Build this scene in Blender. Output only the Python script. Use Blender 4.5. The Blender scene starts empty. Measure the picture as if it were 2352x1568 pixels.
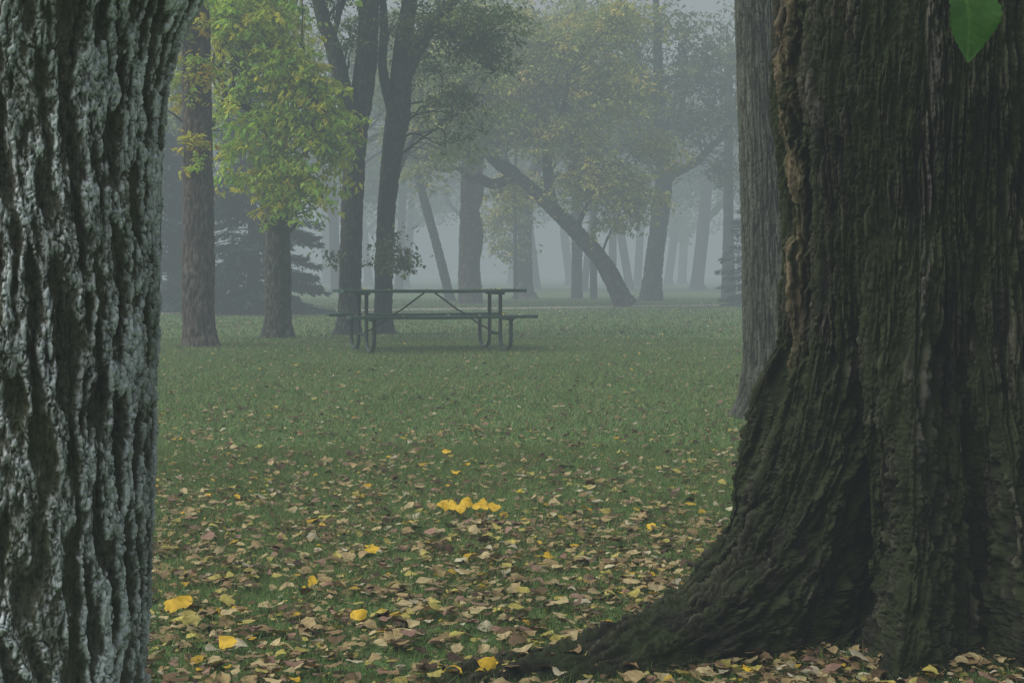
import bpy, math, random
import numpy as np
from mathutils import Vector
rng=np.random.default_rng(7); random.seed(7)
scene=bpy.context.scene; COL=scene.collection
scene.view_settings.view_transform='Standard'; scene.view_settings.look='None'; scene.view_settings.exposure=0

# ---------------- noise ----------------
_p=np.random.default_rng(3).permutation(256); _p=np.concatenate([_p,_p,_p])
_g=np.random.default_rng(4).normal(size=(256,3)); _g/=np.linalg.norm(_g,axis=1)[:,None]
_j=np.random.default_rng(5).uniform(0,1,(256,4)).astype(np.float32)
def perlin(x,y,z):
    x=np.asarray(x,float);y=np.asarray(y,float)+0*x;z=np.asarray(z,float)+0*x
    xi=np.floor(x).astype(int);yi=np.floor(y).astype(int);zi=np.floor(z).astype(int)
    xf=x-xi;yf=y-yi;zf=z-zi
    u=xf*xf*xf*(xf*(xf*6-15)+10);v=yf*yf*yf*(yf*(yf*6-15)+10);w=zf*zf*zf*(zf*(zf*6-15)+10)
    xi&=255;yi&=255;zi&=255
    def gd(a,b,c):
        h=_p[_p[_p[(xi+a)&255]+((yi+b)&255)]+((zi+c)&255)]
        g=_g[h]; return g[...,0]*(xf-a)+g[...,1]*(yf-b)+g[...,2]*(zf-c)
    l=lambda a,b,t:a+(b-a)*t
    return 1.6*l(l(l(gd(0,0,0),gd(1,0,0),u),l(gd(0,1,0),gd(1,1,0),u),v),
             l(l(gd(0,0,1),gd(1,0,1),u),l(gd(0,1,1),gd(1,1,1),u),v),w)
def worley(x,y,z):
    x=np.asarray(x,np.float32);y=np.asarray(y,np.float32);z=np.asarray(z,np.float32)
    xi=np.floor(x).astype(np.int32);yi=np.floor(y).astype(np.int32);zi=np.floor(z).astype(np.int32)
    xf=x-xi;yf=y-yi;zf=z-zi
    f1=np.full(x.shape,9.,np.float32);f2=f1.copy();cid=np.zeros(x.shape,np.float32)
    for a in (-1,0,1):
        for b in (-1,0,1):
            for c in (-1,0,1):
                h=_p[_p[_p[(xi+a)&255]+((yi+b)&255)]+((zi+c)&255)];J=_j[h]
                d=(a+J[...,0]-xf)**2+(b+J[...,1]-yf)**2+(c+J[...,2]-zf)**2
                m=d<f1
                f2=np.where(m,f1,np.minimum(f2,d));cid=np.where(m,J[...,3],cid);f1=np.where(m,d,f1)
    return np.sqrt(f1),np.sqrt(f2),cid
def sst(a,b,x):
    t=np.clip((x-a)/(b-a),0,1); return t*t*(3-2*t)

# ---------------- mesh helpers ----------------
def mesh_np(name,V,F,attrs=None,cols=None,smooth=False):
    V=np.asarray(V,np.float32);F=np.asarray(F,np.int32);k=F.shape[1]
    me=bpy.data.meshes.new(name)
    me.vertices.add(len(V));me.vertices.foreach_set('co',V.ravel())
    me.loops.add(F.size);me.loops.foreach_set('vertex_index',F.ravel())
    me.polygons.add(len(F));me.polygons.foreach_set('loop_start',np.arange(0,F.size,k,dtype=np.int32))
    me.polygons.foreach_set('loop_total',np.full(len(F),k,np.int32))
    if smooth: me.polygons.foreach_set('use_smooth',np.ones(len(F),bool))
    me.update(calc_edges=True)
    if attrs:
        for n,a in attrs.items():
            at=me.attributes.new(n,'FLOAT','POINT');at.data.foreach_set('value',np.asarray(a,np.float32).ravel())
    if cols is not None:
        at=me.attributes.new('col','FLOAT_COLOR','POINT')
        c=np.ones((len(V),4),np.float32);c[:,:3]=cols;at.data.foreach_set('color',c.ravel())
    return me
def obj(name,me,parent=None,mat=None,**kw):
    o=bpy.data.objects.new(name,me);COL.objects.link(o)
    if parent is not None:o.parent=parent
    if mat is not None and me is not None:
        me.materials.clear();me.materials.append(mat)
    for k,v in kw.items():o[k]=v
    return o
def catmull(P,n):
    P=np.asarray(P,float);m=len(P)
    d=np.concatenate([[0],np.cumsum(np.linalg.norm(np.diff(P[:,:3],axis=0),axis=1))]);d/=d[-1]
    T=np.linspace(0,1,n);i=np.clip(np.searchsorted(d,T,side='right')-1,0,m-2)
    t=((T-d[i])/(d[i+1]-d[i]))[:,None]
    p0=P[np.maximum(i-1,0)];p1=P[i];p2=P[i+1];p3=P[np.minimum(i+2,m-1)]
    return 0.5*((2*p1)+(-p0+p2)*t+(2*p0-5*p1+4*p2-p3)*t*t+(-p0+3*p1-3*p2+p3)*t**3)
def grid_faces(nv,nu):
    i=np.arange(nv-1)[:,None];j=np.arange(nu)[None,:];j2=(j+1)%nu
    return np.stack([(i*nu+j),(i*nu+j2),((i+1)*nu+j2),((i+1)*nu+j)],-1).reshape(-1,4)
def grid_normals(P):
    du=np.roll(P,-1,1)-np.roll(P,1,1);dv=np.gradient(P,axis=0)
    n=np.cross(du,dv);n/=np.linalg.norm(n,axis=2)[...,None]+1e-9;return n
def bark_h(cx,cy,s,fh,fv,seed=0,cross=0.5):
    w=perlin(cx*fh*.35+seed,cy*fh*.35,s*fv*.8)*.9
    n1=perlin(cx*fh+w+seed,cy*fh+w,s*fv)
    n2=perlin(cx*fh*1.9+7+seed,cy*fh*1.9+w,s*fv*2.1)
    n3=perlin(cx*fh*1.1+3,cy*fh*1.1+seed,s*fv*5.5+w*2)
    a=sst(0.0,.30,np.abs(n1));b=sst(0,.22,np.abs(n2));c=sst(0,.09,np.abs(n3))
    return a*(.55+.45*b)*(1-cross*(1-c))
def tube(P,nu,nv,fh=0,fv=0,amp=0,seed=0,cross=.5,twist=0,lump=0):
    Q=catmull(P,nv);C=Q[:,:3];R=np.maximum(Q[:,3],.004)
    T=np.gradient(C,axis=0);T/=np.linalg.norm(T,axis=1)[:,None]
    N=np.zeros_like(T);n=np.array([1.,0,0]);n-=T[0]*n.dot(T[0])
    if np.linalg.norm(n)<.1:n=np.array([0,1.,0])-T[0]*T[0][1]
    for i in range(nv):
        n=n-T[i]*n.dot(T[i]);n/=np.linalg.norm(n);N[i]=n
    B=np.cross(T,N)
    s=np.concatenate([[0],np.cumsum(np.linalg.norm(np.diff(C,axis=0),axis=1))])
    th=np.linspace(0,2*np.pi,nu,endpoint=False)
    c,sn=np.cos(th),np.sin(th)
    dirs=N[:,None,:]*c[None,:,None]+B[:,None,:]*sn[None,:,None]
    rm=R.mean();tt=th[None,:]+twist*s[:,None]
    cx=np.cos(tt)*rm;cy=np.sin(tt)*rm;ss=np.repeat(s[:,None],nu,1)
    d=np.repeat(R[:,None],nu,1)
    if lump:d=d*(1+lump*perlin(cx*3/max(rm,.05)*.4+seed,cy*3/max(rm,.05)*.4,ss*1.3))
    h=np.full((nv,nu),.6)
    if amp>0:
        h=bark_h(cx,cy,ss,fh,fv,seed,cross)
        h=np.clip(h+.10*perlin(cx*fh*5,cy*fh*5,ss*fv*9),0,1)
        d=d+amp*(h-.6)
    V=C[:,None,:]+dirs*d[...,None]
    return V.reshape(-1,3),grid_faces(nv,nu),h.ravel()
def join(parts):
    Vs,Fs,Hs=[],[],[];o=0
    for V,F,H in parts:
        Vs.append(V);Fs.append(F+o);Hs.append(H);o+=len(V)
    return np.concatenate(Vs),np.concatenate(Fs),np.concatenate(Hs)

# ---------------- materials ----------------
def newmat(name):
    m=bpy.data.materials.new(name);m.use_nodes=True;nt=m.node_tree
    b=nt.nodes['Principled BSDF'];return m,nt,b
def ramp(nt,src,stops):
    r=nt.nodes.new('ShaderNodeValToRGB');e=r.color_ramp.elements
    while len(e)<len(stops):e.new(.5)
    for i,(p,c) in enumerate(stops):e[i].position=p;e[i].color=(*c,1)
    nt.links.new(src,r.inputs[0]);return r.outputs[0]
def noise(nt,scale,detail=4,vec=None,rough=.55):
    n=nt.nodes.new('ShaderNodeTexNoise');n.inputs['Scale'].default_value=scale;n.inputs['Detail'].default_value=detail
    n.inputs['Roughness'].default_value=rough
    if vec is not None:nt.links.new(vec,n.inputs['Vector'])
    return n.outputs['Fac']
def mixc(nt,f,a,b,mode='MIX'):
    m=nt.nodes.new('ShaderNodeMix');m.data_type='RGBA';m.blend_type=mode
    for s,v in ((m.inputs[0],f),(m.inputs[6],a),(m.inputs[7],b)):
        if isinstance(v,(int,float)):s.default_value=v
        elif isinstance(v,tuple):s.default_value=(*v,1)
        else:nt.links.new(v,s)
    return m.outputs[2]
def objvec(nt,scale=(1,1,1)):
    t=nt.nodes.new('ShaderNodeTexCoord');mp=nt.nodes.new('ShaderNodeMapping');mp.inputs['Scale'].default_value=scale
    nt.links.new(t.outputs['Object'],mp.inputs[0]);return mp.outputs[0]
def attr(nt,name):
    a=nt.nodes.new('ShaderNodeAttribute');a.attribute_name=name;return a
def bark_mat(name,dark,mid,crest,cs=(.25,.6,.9),moss=None,mossamt=.5,mosspos=(.48,.62),patch=None,bump=.35,hn=0,grey=(.10,.096,.082)):
    m,nt,b=newmat(name);h=attr(nt,'h').outputs['Fac']
    v=objvec(nt,(1,1,.35))
    if hn:
        a1=nt.nodes.new('ShaderNodeMath');a1.operation='MULTIPLY_ADD';nt.links.new(noise(nt,45,4,v,.75),a1.inputs[0]);a1.inputs[1].default_value=hn;nt.links.new(h,a1.inputs[2])
        a2=nt.nodes.new('ShaderNodeMath');a2.operation='SUBTRACT';nt.links.new(a1.outputs[0],a2.inputs[0]);a2.inputs[1].default_value=hn*.5;h=a2.outputs[0]
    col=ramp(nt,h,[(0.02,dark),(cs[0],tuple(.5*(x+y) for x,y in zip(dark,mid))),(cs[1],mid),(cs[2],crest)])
    t=ramp(nt,noise(nt,5,3,v),[(.35,(.75,.75,.75)),(.65,(1.2,1.2,1.2))])
    col=mixc(nt,1.0,col,t,'MULTIPLY')
    col=mixc(nt,1.0,col,ramp(nt,noise(nt,160,2,v,.7),[(.3,(.6,.6,.6)),(.7,(1.35,1.35,1.35))]),'MULTIPLY')
    if moss:
        mf=ramp(nt,noise(nt,9,4,v,.7),[(mosspos[0],(0,0,0)),(mosspos[1],(mossamt,)*3)])
        col=mixc(nt,mf,col,moss)
    if patch:
        col=mixc(nt,attr(nt,'p').outputs['Fac'],col,patch)
        col=mixc(nt,attr(nt,'q').outputs['Fac'],col,grey)
    nt.links.new(col,b.inputs['Base Color']);b.inputs['Roughness'].default_value=.9
    b.inputs['Specular IOR Level'].default_value=.2
    bp=nt.nodes.new('ShaderNodeBump');bp.inputs['Strength'].default_value=bump;bp.inputs['Distance'].default_value=.004
    nt.links.new(noise(nt,110,3,v,.7),bp.inputs['Height']);nt.links.new(bp.outputs[0],b.inputs['Normal'])
    return m
def leaf_mat(name,trans=.35,spec=.25,rough=.55):
    m,nt,b=newmat(name);a=attr(nt,'col').outputs['Color']
    nt.links.new(a,b.inputs['Base Color']);b.inputs['Roughness'].default_value=rough;b.inputs['Specular IOR Level'].default_value=spec
    if trans>0:
        tr=nt.nodes.new('ShaderNodeBsdfTranslucent');nt.links.new(a,tr.inputs[0])
        mx=nt.nodes.new('ShaderNodeMixShader');mx.inputs[0].default_value=trans
        nt.links.new(b.outputs[0],mx.inputs[1]);nt.links.new(tr.outputs[0],mx.inputs[2])
        nt.links.new(mx.outputs[0],nt.nodes['Material Output'].inputs[0])
    return m
M_leaf=leaf_mat('foliage',.5); M_grass=leaf_mat('grass_blades',.3,.15,.7)
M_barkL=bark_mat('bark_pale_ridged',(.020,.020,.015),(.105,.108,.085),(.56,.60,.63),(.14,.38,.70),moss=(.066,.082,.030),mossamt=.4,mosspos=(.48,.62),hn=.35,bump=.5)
M_barkR=bark_mat('bark_old_shade_darkened',(.003,.003,.002),(.022,.022,.014),(.060,.057,.040),(.25,.6,.95),moss=(.022,.034,.009),mossamt=.7,mosspos=(.40,.54),patch=(.20,.155,.10),hn=.25,bump=.6,grey=(.095,.088,.080))  # bark colours set dark to stand in for shade of an unmodelled canopy
M_bark2=bark_mat('bark_grey_green',(.010,.012,.008),(.042,.046,.034),(.085,.092,.07),(.25,.6,.95))
M_barkB=bark_mat('bark_brown',(.014,.010,.008),(.055,.045,.036),(.11,.092,.075),(.25,.6,.95))
M_barkD=bark_mat('bark_dark',(.010,.011,.009),(.028,.031,.028),(.06,.062,.055),(.25,.6,.95))

# ---------------- foliage ----------------
def rand_rot(n,droop=0.4):
    a=rng.uniform(0,2*np.pi,n);dz=rng.normal(-droop,.45,n)
    X=np.stack([np.cos(a),np.sin(a),dz],1);X/=np.linalg.norm(X,axis=1)[:,None]
    up=rng.normal(size=(n,3))*.6+np.array([0,0,1.]);Y=np.cross(up,X);Y/=np.linalg.norm(Y,axis=1)[:,None]
    return X,Y,np.cross(X,Y)
def leaf_quads(pos,size,cols,droop=.5,wr=.42):
    n=len(pos);X,Y,Z=rand_rot(n,droop);s=size[:,None]
    v0=pos;v1=pos+X*s*.45+Y*s*wr*.5+Z*s*.06;v2=pos+X*s-Z*s*.08;v3=pos+X*s*.45-Y*s*wr*.5+Z*s*.06
    V=np.stack([v0,v1,v2,v3],1).reshape(-1,3);F=np.arange(4*n).reshape(n,4)
    return V,F,np.repeat(cols,4,0)
def crown(clumps,lsize,pal,weights,spray=.16,per=26,droop=.5,stretch=1.5,tip=None):
    P,Cc,S=[],[],[];cent=[]
    pal=np.array(pal);weights=np.array(weights)/sum(weights)
    for (x,y,z,rx,rz,nl) in clumps:
        ns=max(3,int(nl/per))
        d=rng.normal(size=(ns,3));d/=np.linalg.norm(d,axis=1)[:,None]
        r=rng.uniform(.2,1.2,ns)**.7
        c=np.array([x,y,z])+d*r[:,None]*np.array([rx,rx*.9,rz])
        cent.append(c)
        k=rng.poisson(per,ns)+2
        idx=np.repeat(np.arange(ns),k);n=len(idx)
        ax=d.copy();ax[:,2]=ax[:,2]*.3-.45;ax/=np.linalg.norm(ax,axis=1)[:,None]
        t=rng.uniform(-1,1,n)
        sp=spray*rng.uniform(.6,1.5,ns)
        p=c[idx]+ax[idx]*(t*sp[idx]*stretch)[:,None]+rng.normal(size=(n,3))*(sp[idx]*(.50-.28*t))[:,None]*np.array([1,1,.5])
        base=pal[rng.choice(len(pal),ns,p=weights)]
        if tip is not None:
            f=(r>.85)&(d[:,2]<.3)&(rng.uniform(0,1,ns)<.5);base[f]=np.array(tip)
        col=base[idx]*.65+pal[rng.choice(len(pal),n,p=weights)]*.35
        col=col*rng.uniform(.65,1.3,(n,1))
        P.append(p);Cc.append(col);S.append(lsize*rng.uniform(.55,1.35,n))
    P=np.concatenate(P);return leaf_quads(P,np.concatenate(S),np.concatenate(Cc),droop),np.concatenate(cent)
YG=[(.34,.54,.05),(.54,.62,.06),(.22,.44,.05),(.74,.62,.05),(.38,.64,.12)];YGw=[4,4,2,1.4,3]
YEL=[(.66,.42,.03),(.66,.34,.02),(.50,.46,.04)]
DG=[(.07,.12,.045),(.10,.17,.06),(.055,.095,.04),(.19,.23,.06)];DGw=[4,3,2,1.3]
MX=[(.24,.31,.08),(.15,.24,.08),(.50,.47,.11),(.64,.53,.12),(.30,.38,.11)];MXw=[3,3,2.6,1.8,3]
BG=[(.11,.16,.075),(.14,.21,.09),(.25,.29,.11)];BGw=[3,3,1.5]
def make_tree(name,label,limbs,clumps,mat,lsize=.1,pal=DG,w=DGw,group=None,nu=24,fh=26,fv=6,amp=.02,spray=.16,per=26,twigs=30,cat='tree',droop=.5,twr=.018,stretch=1.5,tip=None):
    P0=np.array(limbs[0][0][:3],float)
    e=obj(name,None);e.location=P0;e.empty_display_size=.3
    e['label']=label;e['category']=cat
    if group:e['group']=group
    parts=[]
    for i,L in enumerate(limbs):
        L=np.array(L,float);L[:,:3]-=P0
        ln=np.linalg.norm(np.diff(L[:,:3],axis=0),axis=1).sum()
        if i>0:
            nn=max(6,int(ln/.5));L=catmull(L,nn);L[1:-1,:3]+=rng.normal(0,.30,(nn-2,3))*L[1:-1,3:4]
        parts.append(tube(L,nu if i==0 else max(8,nu//2),int(max(8,min(200,ln*22))) ,fh,fv,amp if i==0 else amp*.6,seed=i*3.3+P0[0],lump=.06))
    cm=None
    if clumps:
        (V,F,C),cent=crown(clumps,lsize,pal,w,spray,per,droop,stretch,tip)
        lp=np.concatenate([catmull(np.array(L,float),20) for L in limbs])
        lp=lp[lp[:,2]>P0[2]+1.0]
        sel=rng.choice(len(cent),min(twigs,len(cent)),replace=False)
        for k in sel:
            c=cent[k];q2=lp[:,:3].copy();q2[:,2]+=.5
            j=np.argmin(np.linalg.norm(q2-c,axis=1));a=lp[j,:3]
            L=np.linalg.norm(c-a)
            if L<.15:continue
            m1=a+(c-a)*.3+np.array([0,0,.14*L])+rng.normal(size=3)*.08*L
            m2=a+(c-a)*.55+np.array([0,0,.16*L])+rng.normal(size=3)*.08*L
            m3=a+(c-a)*.8+np.array([0,0,.08*L])+rng.normal(size=3)*.06*L
            r0=min(lp[j,3]*.5,twr+.010*L)
            PP=np.array([[*a,r0],[*m1,r0*.7],[*m2,r0*.5],[*m3,r0*.3],[*c,.004]]);PP[:,:3]-=P0
            parts.append(tube(PP,6,12))
        V=V-P0
        cm=mesh_np('crown',V,F,cols=C)
    V,F,H=join(parts)
    obj('trunk',mesh_np('trunk',V,F,{'h':H},smooth=True),e,mat)
    if cm:obj('crown',cm,e,M_leaf)
    return e

# ---------------- foreground trunks ----------------
def profile_at(Pts,zs):
    Pts=np.array(Pts,float);k=np.ones(25)/25
    sm=lambda a:np.convolve(np.pad(a,12,mode='edge'),k,'valid')
    return [sm(np.interp(zs,Pts[:,0],Pts[:,i])) for i in (1,2,3)]
def pale_trunk():
    nu=900;zs=np.concatenate([np.linspace(-.1,.2,30),np.linspace(.205,1.6,780),np.linspace(1.61,3.6,120)])
    cx,cy,r=profile_at([(-.1,-.96,2.8,.36),(.05,-.955,2.8,.31),(.27,-.93,2.8,.262),(.6,-.905,2.8,.253),(1.03,-.895,2.8,.258),(1.2,-.895,2.8,.262),(1.33,-.893,2.8,.272),(1.42,-.885,2.8,.287),(1.5,-.87,2.8,.31),(1.6,-.85,2.8,.33),(2.0,-.83,2.8,.33),(3.6,-.8,2.8,.25)],zs)
    th=np.linspace(0,2*np.pi,nu,endpoint=False)[None,:];Z=np.repeat(zs[:,None],nu,1);th=np.repeat(th,len(zs),0)
    ta=th+.42*Z
    ax,ay=np.cos(ta)*.27,np.sin(ta)*.27
    wv=perlin(ax*10,ay*10,Z*3.6)*2.8+perlin(ax*24,ay*24,Z*8)*1.4+perlin(ax*55,ay*55,Z*20)*.6+perlin(ax*110,ay*110,Z*50)*.35
    r1=(.5+.5*np.cos(ta*28+wv*1.6))**1.3
    wv2=perlin(ax*12+5,ay*12,Z*4.2+3)*2.8+perlin(ax*28,ay*28+3,Z*11)*1.4+perlin(ax*70,ay*70,Z*30)*.5
    r2=(.5+.5*np.cos(ta*21-wv2*1.8+1.0-7*Z))**2.0
    ridge=np.clip(np.maximum(r1*.9,r2)+.12*r1*r2,0,1)
    wj=perlin(ax*60,ay*60,Z*24)*.9+perlin(ax*130,ay*130,Z*60)*.4
    f1,f2,cid=worley(ax*85+wv*.3+wj,ay*85+wv*.3+wj,Z*17+wj)
    crack=sst(.0,.20,f2-f1)
    b1,b2,bid=worley(ax*30+wj*.3,ay*30,Z*38+wj)
    brk=sst(.0,.10,b2-b1)
    fine=perlin(ax*170,ay*170,Z*60);fine2=perlin(ax*330,ay*330,Z*150)
    patchy=sst(-.55,.35,perlin(ax*9,ay*9,Z*3+9)+.5*perlin(ax*30,ay*30,Z*8))
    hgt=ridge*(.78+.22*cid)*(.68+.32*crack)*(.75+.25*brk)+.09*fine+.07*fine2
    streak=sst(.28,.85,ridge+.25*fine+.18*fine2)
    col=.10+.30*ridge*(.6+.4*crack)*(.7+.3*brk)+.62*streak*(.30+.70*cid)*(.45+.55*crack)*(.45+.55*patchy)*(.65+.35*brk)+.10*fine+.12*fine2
    rr=r[:,None]*(1+.035*perlin(np.cos(th)*1.3+1.7,np.sin(th)*1.3,Z*1.1))+.022*(hgt-.6)
    V=np.stack([cx[:,None]+rr*np.cos(th),cy[:,None]+rr*np.sin(th),Z],-1)
    return V.reshape(-1,3),grid_faces(len(zs),nu),np.clip(col,0,1).ravel()
V,F,H=pale_trunk()
P0=np.array([-.95,2.8,0]);e=obj('tree',None);e.location=P0
e['label']='thick tree trunk with pale deeply ridged bark and moss';e['category']='tree'
obj('trunk',mesh_np('trunk',V-P0,F,{'h':H}),e,M_barkL)

zs=np.concatenate([np.linspace(-.1,3.2,560),np.linspace(3.22,5.5,60)]);nu=520
cx,cy,r=profile_at([(-.1,1.92,10.9,.48),(.0,1.92,10.9,.41),(.12,1.925,10.9,.345),(.4,1.93,10.9,.312),(1.2,1.91,10.9,.300),(2.9,1.85,10.9,.290),(5.5,1.81,10.9,.27)],zs)
th=np.linspace(0,2*np.pi,nu,endpoint=False)[None,:];Z=np.repeat(zs[:,None],nu,1);th=np.repeat(th,len(zs),0)
ta=th+.05*Z;ax,ay=np.cos(ta)*.31,np.sin(ta)*.31
h=bark_h(ax,ay,Z,32,2.6,5.2,.25);f1,f2,cid=worley(ax*48,ay*48,Z*12)
h=np.clip(h*.75+.25*sst(0,.2,f2-f1)*(.4+.9*cid)+.08*perlin(ax*150,ay*150,Z*30),0,1)
rr=r[:,None]+.028*(h-.6)
V=np.stack([cx[:,None]+rr*np.cos(th),cy[:,None]+rr*np.sin(th),Z],-1).reshape(-1,3)
P0=np.array([1.91,10.9,0]);e=obj('tree',None);e.location=P0
e['label']='straight grey-green trunk with finely furrowed bark on grass';e['category']='tree'
obj('trunk',mesh_np('trunk',V-P0,grid_faces(len(zs),nu),{'h':h.ravel()},smooth=True),e,M_bark2)

# ---------------- old tree with flaring roots ----------------
CX,CY=1.265,4.6
d2r=math.radians
tA=np.linspace(d2r(-205),d2r(-20),900,endpoint=False);tB=np.linspace(d2r(-20),d2r(155),100,endpoint=False)
th=np.concatenate([tA,tB]);zz=np.concatenate([np.linspace(-.08,0,8,endpoint=False),np.linspace(0,.16,170,endpoint=False),np.linspace(.16,.6,200,endpoint=False),np.linspace(.6,1.95,420,endpoint=False),np.linspace(1.95,3.6,50)])
TH,ZZ=np.meshgrid(th,zz)
def ang(a,c):return (a-c+np.pi)%(2*np.pi)-np.pi
wob=.10*perlin(TH*0+3.1,ZZ*2.2,ZZ*0)+.02*perlin(TH*4,ZZ*7,ZZ*0+2)
rt=np.interp(ZZ,[0,.6,.81,1.175,1.35,1.49,1.8,3.6],[.49,.475,.46,.455,.475,.49,.48,.44])
def prof(xs,ys):return np.interp(ZZ,xs,ys)
R=rt+prof([-.08,0,.1,.25,.5,.8],[.20,.15,.09,.05,.02,0])
def lobe(c,w,pr,dr=0):
    c2=d2r(c)+wob+dr*ZZ
    return pr*np.exp(-(ang(TH,c2)/w)**2)
R=R+lobe(-150,.20,prof([-.08,0,.02,.05,.116,.226,.35,.5,.8],[1.25,1.05,.90,.68,.41,.17,.08,.03,0]))
R=R+lobe(-176,.34,prof([-.08,0,.05,.116,.226,.46,.8],[.36,.30,.22,.17,.11,.07,0]))
R=R+lobe(-112,.15,prof([-.08,0,.1,.3,.7,1.1],[.26,.22,.19,.11,.05,0]))
R=R+lobe(-84,.13,prof([-.08,0,.1,.3,.6,1.0],[.32,.26,.19,.09,.03,0]))
R=R+lobe(-55,.18,prof([-.08,0,.1,.3,.7],[.4,.34,.24,.12,0]))
R=R+lobe(20,.4,prof([-.08,0,.1,.3,.7],[.5,.4,.2,.1,0]))+lobe(100,.4,prof([-.08,0,.1,.3,.7],[.5,.4,.2,.1,0]))
R=R-lobe(-131,.055,prof([-.08,.05,.2,.45,.7,1.0],[.08,.18,.22,.14,.05,0]),dr=-.12)
R=R-lobe(-97,.045,prof([-.08,.05,.3,.7,1.6],[.04,.08,.08,.04,.0]),dr=.05)
R=R-lobe(-70,.05,prof([-.08,.05,.3,.9,2.2],[.05,.08,.07,.03,.01]),dr=.03)
rib=perlin(np.cos(TH)*6+wob*2,np.sin(TH)*6,ZZ*.8+1)+.7*perlin(np.cos(TH)*13+wob*2,np.sin(TH)*13,ZZ*2.2+1)
R=R+prof([-.08,0,.3,.7,1.1],[.07,.06,.05,.024,0])*rib*1.5
R=R+.018*perlin(np.cos(TH)*2.6,np.sin(TH)*2.6,ZZ*.8)+.014*perlin(np.cos(TH)*6,np.sin(TH)*6,ZZ*1.3)
jag=.12*perlin(ZZ*2.5,ZZ*0,ZZ*0+5)+.05*perlin(ZZ*11,ZZ*0,ZZ*0)+.03*perlin(ZZ*31,ZZ*0,ZZ*0)
strip=np.exp(-(ang(TH,d2r(-169)+jag)/.075)**4)*sst(.66,.85,ZZ)
strip_in=np.exp(-(ang(TH,d2r(-161)+jag)/.04)**2)*sst(.5,.8,ZZ)
R=R+.028*strip*(.7+.6*perlin(TH*6,ZZ*7,TH*9))-.03*strip_in
P=np.stack([CX+R*np.cos(TH),CY+R*np.sin(TH),ZZ],-1)
N=grid_normals(P)
S=np.concatenate([np.zeros((1,len(th))),np.cumsum(np.linalg.norm(np.diff(P,axis=0),axis=2),0)])
# arc length smoothed around the trunk so fissures stay aligned with the roots
Sr=S-S[-1:]
kk_=np.ones(41)/41
Sr=np.apply_along_axis(lambda a:np.convolve(np.pad(a,20,mode='wrap'),kk_,'valid'),1,Sr)
w2=.035*perlin(np.cos(TH)*3,np.sin(TH)*3,Sr*1.6)+.010*perlin(np.cos(TH)*12,np.sin(TH)*12,Sr*6)
ax,ay=np.cos(TH+w2)*.5,np.sin(TH+w2)*.5
low=sst(.85,.25,ZZ)
h1=bark_h(ax,ay,Sr,32,2.2,2.2,.12)
h1b=bark_h(ax,ay,Sr,52,4.0,8.2,.25)
f1,f2,cid=worley(ax*54,ay*54,Sr*8.0+perlin(ax*20,ay*20,Sr*5));c1=sst(0,.17,f2-f1)
jit=.9*perlin(P[...,0]*14,P[...,1]*14,P[...,2]*14)+.5*perlin(P[...,0]*40,P[...,1]*40,P[...,2]*40)
e1,e2,eid=worley(ax*58+jit,ay*58+jit,Sr*7.5+jit);c2=sst(0,.25,e2-e1)
g1,g2,gid=worley(P[...,0]*110,P[...,1]*110,P[...,2]*70)
hu=h1*(.45+.55*h1b)*(.6+.4*c1)*(.8+.35*cid)
hl=(.6+.4*eid)*(.55+.45*c2)*(.20+.80*h1)*(.45+.55*h1b)*1.15
h=hu*(1-low)+hl*low
h=np.clip(h+.15*(gid-.5)+.14*perlin(ax*130,ay*130,Sr*30)+.10*perlin(P[...,0]*150,P[...,1]*150,P[...,2]*120),0,1)
lumps=low*(.014*perlin(P[...,0]*9,P[...,1]*9,P[...,2]*11)+.009*perlin(P[...,0]*26,P[...,1]*26,P[...,2]*26))
disp=(.030+.006*low)*(h-.6)+lumps
P=P+N*disp[...,None]
lines=perlin(np.cos(TH)*60,np.sin(TH)*60,ZZ*6)
pm=np.clip(strip*(.55+.9*lines+.5*perlin(TH*14,ZZ*5,ZZ*0+1))*(.4+.8*cid),0,.9)
q=(np.exp(-(ang(TH,d2r(-151)+.05*perlin(ZZ*3,ZZ*0,ZZ*0))/.07)**2)*sst(1.1,1.4,ZZ)*.8+
   1.0*np.exp(-(ang(TH,d2r(-110)+.12*perlin(ZZ*1.7,ZZ*0,ZZ*0+3)+.03*perlin(ZZ*13,ZZ*0,ZZ*0+3))/.035)**2)*sst(.3,.6,ZZ))
q=np.clip(q*(.60+.9*perlin(TH*18,ZZ*5,ZZ*0+4)+.6*lines)*sst(.05,.55,h)*(.4+.75*cid),0,.85)
P0=np.array([CX,CY,0]);old=obj('tree',None);old.location=P0
old['label']='massive old tree with furrowed bark coloured dark for canopy shade and flaring roots';old['category']='tree'
obj('trunk',mesh_np('trunk',P.reshape(-1,3)-P0,grid_faces(*TH.shape),{'h':h.ravel(),'p':pm.ravel(),'q':q.ravel()}),old,M_barkR)

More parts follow.
